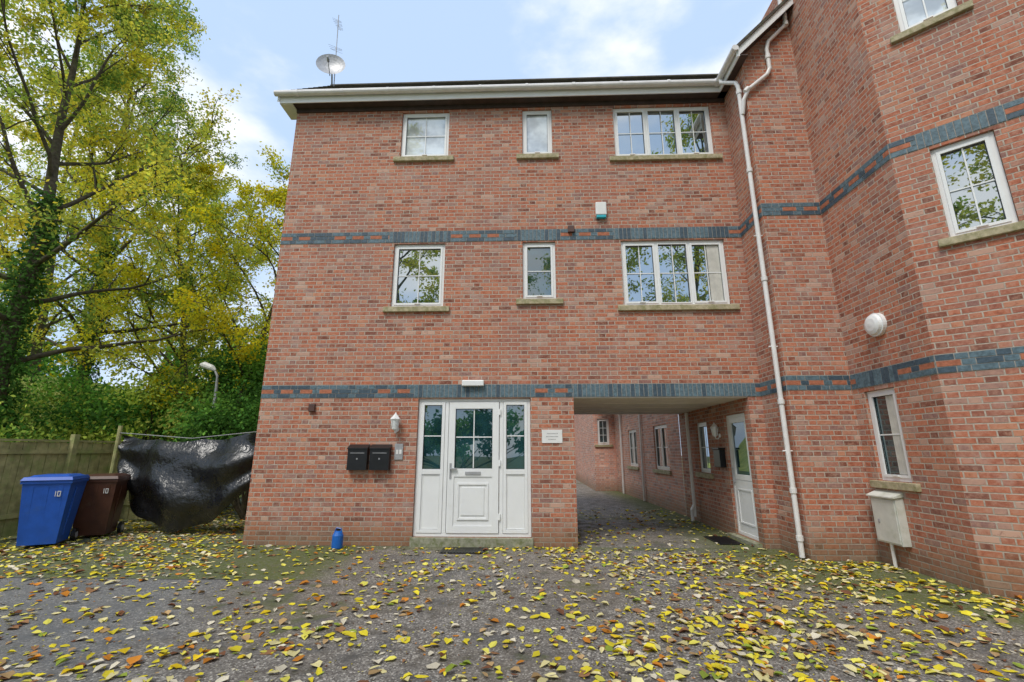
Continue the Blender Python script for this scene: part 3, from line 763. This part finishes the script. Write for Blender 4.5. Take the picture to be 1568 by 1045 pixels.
# ------------------------------------------------------------------ bins
def bin_(name,loc,rot,mat,sc=1.):
    e=empty(name,loc); e.rotation_euler[2]=rot; e.scale=(sc,)*3
    q=MB([mat,m_black,m_plaque])
    def fr(x0,x1,y0,y1,z0,X0,X1,Y0,Y1,z1,mt):
        q.boxpts([(x0,y0,z0),(x1,y0,z0),(x1,y1,z0),(x0,y1,z0),(X0,Y0,z1),(X1,Y0,z1),(X1,Y1,z1),(X0,Y1,z1)],mt)
    fr(-.22,.22,-.27,.2,.05,-.28,.28,-.36,.3,.93,mat)
    fr(-.30,.30,-.38,.32,.931,-.30,.30,-.38,.32,.975,mat)
    fr(-.305,.305,-.40,.34,.98,-.28,.28,-.36,.30,1.03,mat)
    fr(-.24,.24,-.32,.26,1.031,-.2,.2,-.27,.2,1.055,mat)
    for x in (-.17,0,.17): fr(x-.03,x+.03,-.275,-.262,.12,x-.03,x+.03,-.362,-.35,.90,mat)
    for s in (-1,1): fr(s*.225-.008,s*.225+.008,-.1,.1,.15,s*.285-.006,s*.285+.006,-.12,.12,.86,mat)
    q.tube([(-.2,.33,.97),(-.2,.42,.99),(.2,.42,.99),(.2,.33,.97)],.017,mat,8)
    def fy(z): return -.27-.09*(z-.05)/.88-.012
    def stroke(x0,x1,z0,z1): fr(x0,x1,fy(z0)-.003,fy(z0)+.004,z0,x0,x1,fy(z1)-.003,fy(z1)+.004,z1,m_plaque)
    stroke(.115,.125,.74,.82)
    stroke(.140,.150,.74,.82); stroke(.172,.182,.74,.82); stroke(.150,.172,.74,.75); stroke(.150,.172,.81,.82)
    o=q.obj('body_and_lid',e,bevel=.012)
    q=MB([m_black,m_grey]); 
    for s in (-1,1):
        q.tube([(s*.25,.24,.10),(s*.30,.24,.10)],.10,m_black,20); q.tube([(s*.301,.24,.10),(s*.306,.24,.10)],.05,m_grey,14)
    q.tube([(-.25,.24,.10),(.25,.24,.10)],.014,m_grey,6); q.obj('wheels',e)
bin_('blue_wheelie_bin',(-7.93,7.78,0),math.radians(28),m_blueplastic,1.06)
bin_('brown_wheelie_bin',(-7.86,8.62,0),math.radians(24),m_brownplastic,1.03)

e=empty('blue_container',(-3.03,7.68,0)); q=MB([m_bluecan,m_black])
q.tube([(0,0,0.004),(0,0,.02),(0,0,.2),(0,0,.25),(0,0,.27)],[.075,.085,.085,.06,.03],m_bluecan,18)
q.tube([(0,0,.27),(0,0,.30)],.032,m_black,12); q.tube([(-.06,0,.235),(-.03,0,.31),(.04,0,.30),(.065,0,.23)],.01,m_bluecan,6); q.obj('can',e)
e=empty('doormat'); q=MB([m_black]); q.fbox(FA,-1.35,-.65,.12,.52,.005,.018,m_black)
for i in range(14): q.fbox(FA,-1.33+i*.048,-1.31+i*.048,.14,.5,.0185,.023,m_black)
q.obj('mat',e)
e=empty('doormat'); q=MB([m_black]); q.fbox(FP,BACK-8.9,BACK-8.2,.2,.6,.005,.018,m_black)
for i in range(14): q.fbox(FP,BACK-8.88+i*.048,BACK-8.86+i*.048,.22,.58,.0185,.023,m_black)
q.obj('mat',e)
e=empty('street_lamp',(-7.85,11.25,0)); q=MB([m_grey,m_plaque])
q.tube([(0,0,0),(0,0,2.9),(-.03,0,3.35),(-.12,0,3.5)],[.05,.04,.03,.026],m_grey,10)
q.tube([(-.10,0,3.5),(-.2,0,3.56),(-.42,0,3.64),(-.52,0,3.65)],[.03,.075,.085,.03],m_plaque,10); q.obj('pole_and_lantern',e)

# ------------------------------------------------------------------ world, sun, camera
w=bpy.data.worlds.new('World'); scene.world=w; w.use_nodes=True; nt=w.node_tree; nt.nodes.clear()
out=nt.nodes.new('ShaderNodeOutputWorld'); bg=nt.nodes.new('ShaderNodeBackground'); nt.links.new(bg.outputs[0],out.inputs[0])
sk=nt.nodes.new('ShaderNodeTexSky'); sk.sky_type='NISHITA'; sk.sun_disc=False
EL,AZ=math.radians(56),math.radians(205)
sk.sun_elevation=EL; sk.sun_rotation=AZ; sk.air_density=1.2; sk.dust_density=1.5; sk.ozone_density=1
gen=COORD(nt,'Generated')
mp=nt.nodes.new('ShaderNodeMapping'); mp.inputs['Scale'].default_value=(1,1,2.0); mp.inputs['Location'].default_value=(.15,.3,.1); nt.links.new(gen,mp.inputs[0])
cl=NOISE(nt,mp.outputs[0],2.2,7,.52)
mask=MR(nt,cl,.46,.62,0,.95)
haze=MIX(nt,.82,sk.outputs[0],(4.5,5.9,8.1))
c=MIX(nt,mask,haze,(8.0,8.1,8.3))
nt.links.new(c,bg.inputs[0]); bg.inputs[1].default_value=.145
sun=bpy.data.lights.new('sun','SUN'); sun.energy=2.5; sun.angle=math.radians(22); sun.color=(1,.96,.89)
so=link(bpy.data.objects.new('sun',sun))
sd=Vector((math.sin(AZ)*math.cos(EL),math.cos(AZ)*math.cos(EL),math.sin(EL)))
so.rotation_euler=sd.to_track_quat('Z','Y').to_euler()
cam=bpy.data.cameras.new('camera'); cam.lens=16.1; cam.sensor_width=36; cam.clip_end=1000; cam.clip_start=.05
co=link(bpy.data.objects.new('camera',cam)); co.location=(0,0,1.5); co.rotation_euler=(math.radians(103.5),0,math.radians(2))
scene.camera=co
scene.view_settings.view_transform='Standard'; scene.view_settings.look='None'; scene.view_settings.exposure=0
print('leaf faces',len(tY[1].polygons),len(tG[1].polygons),len(tM[1].polygons))
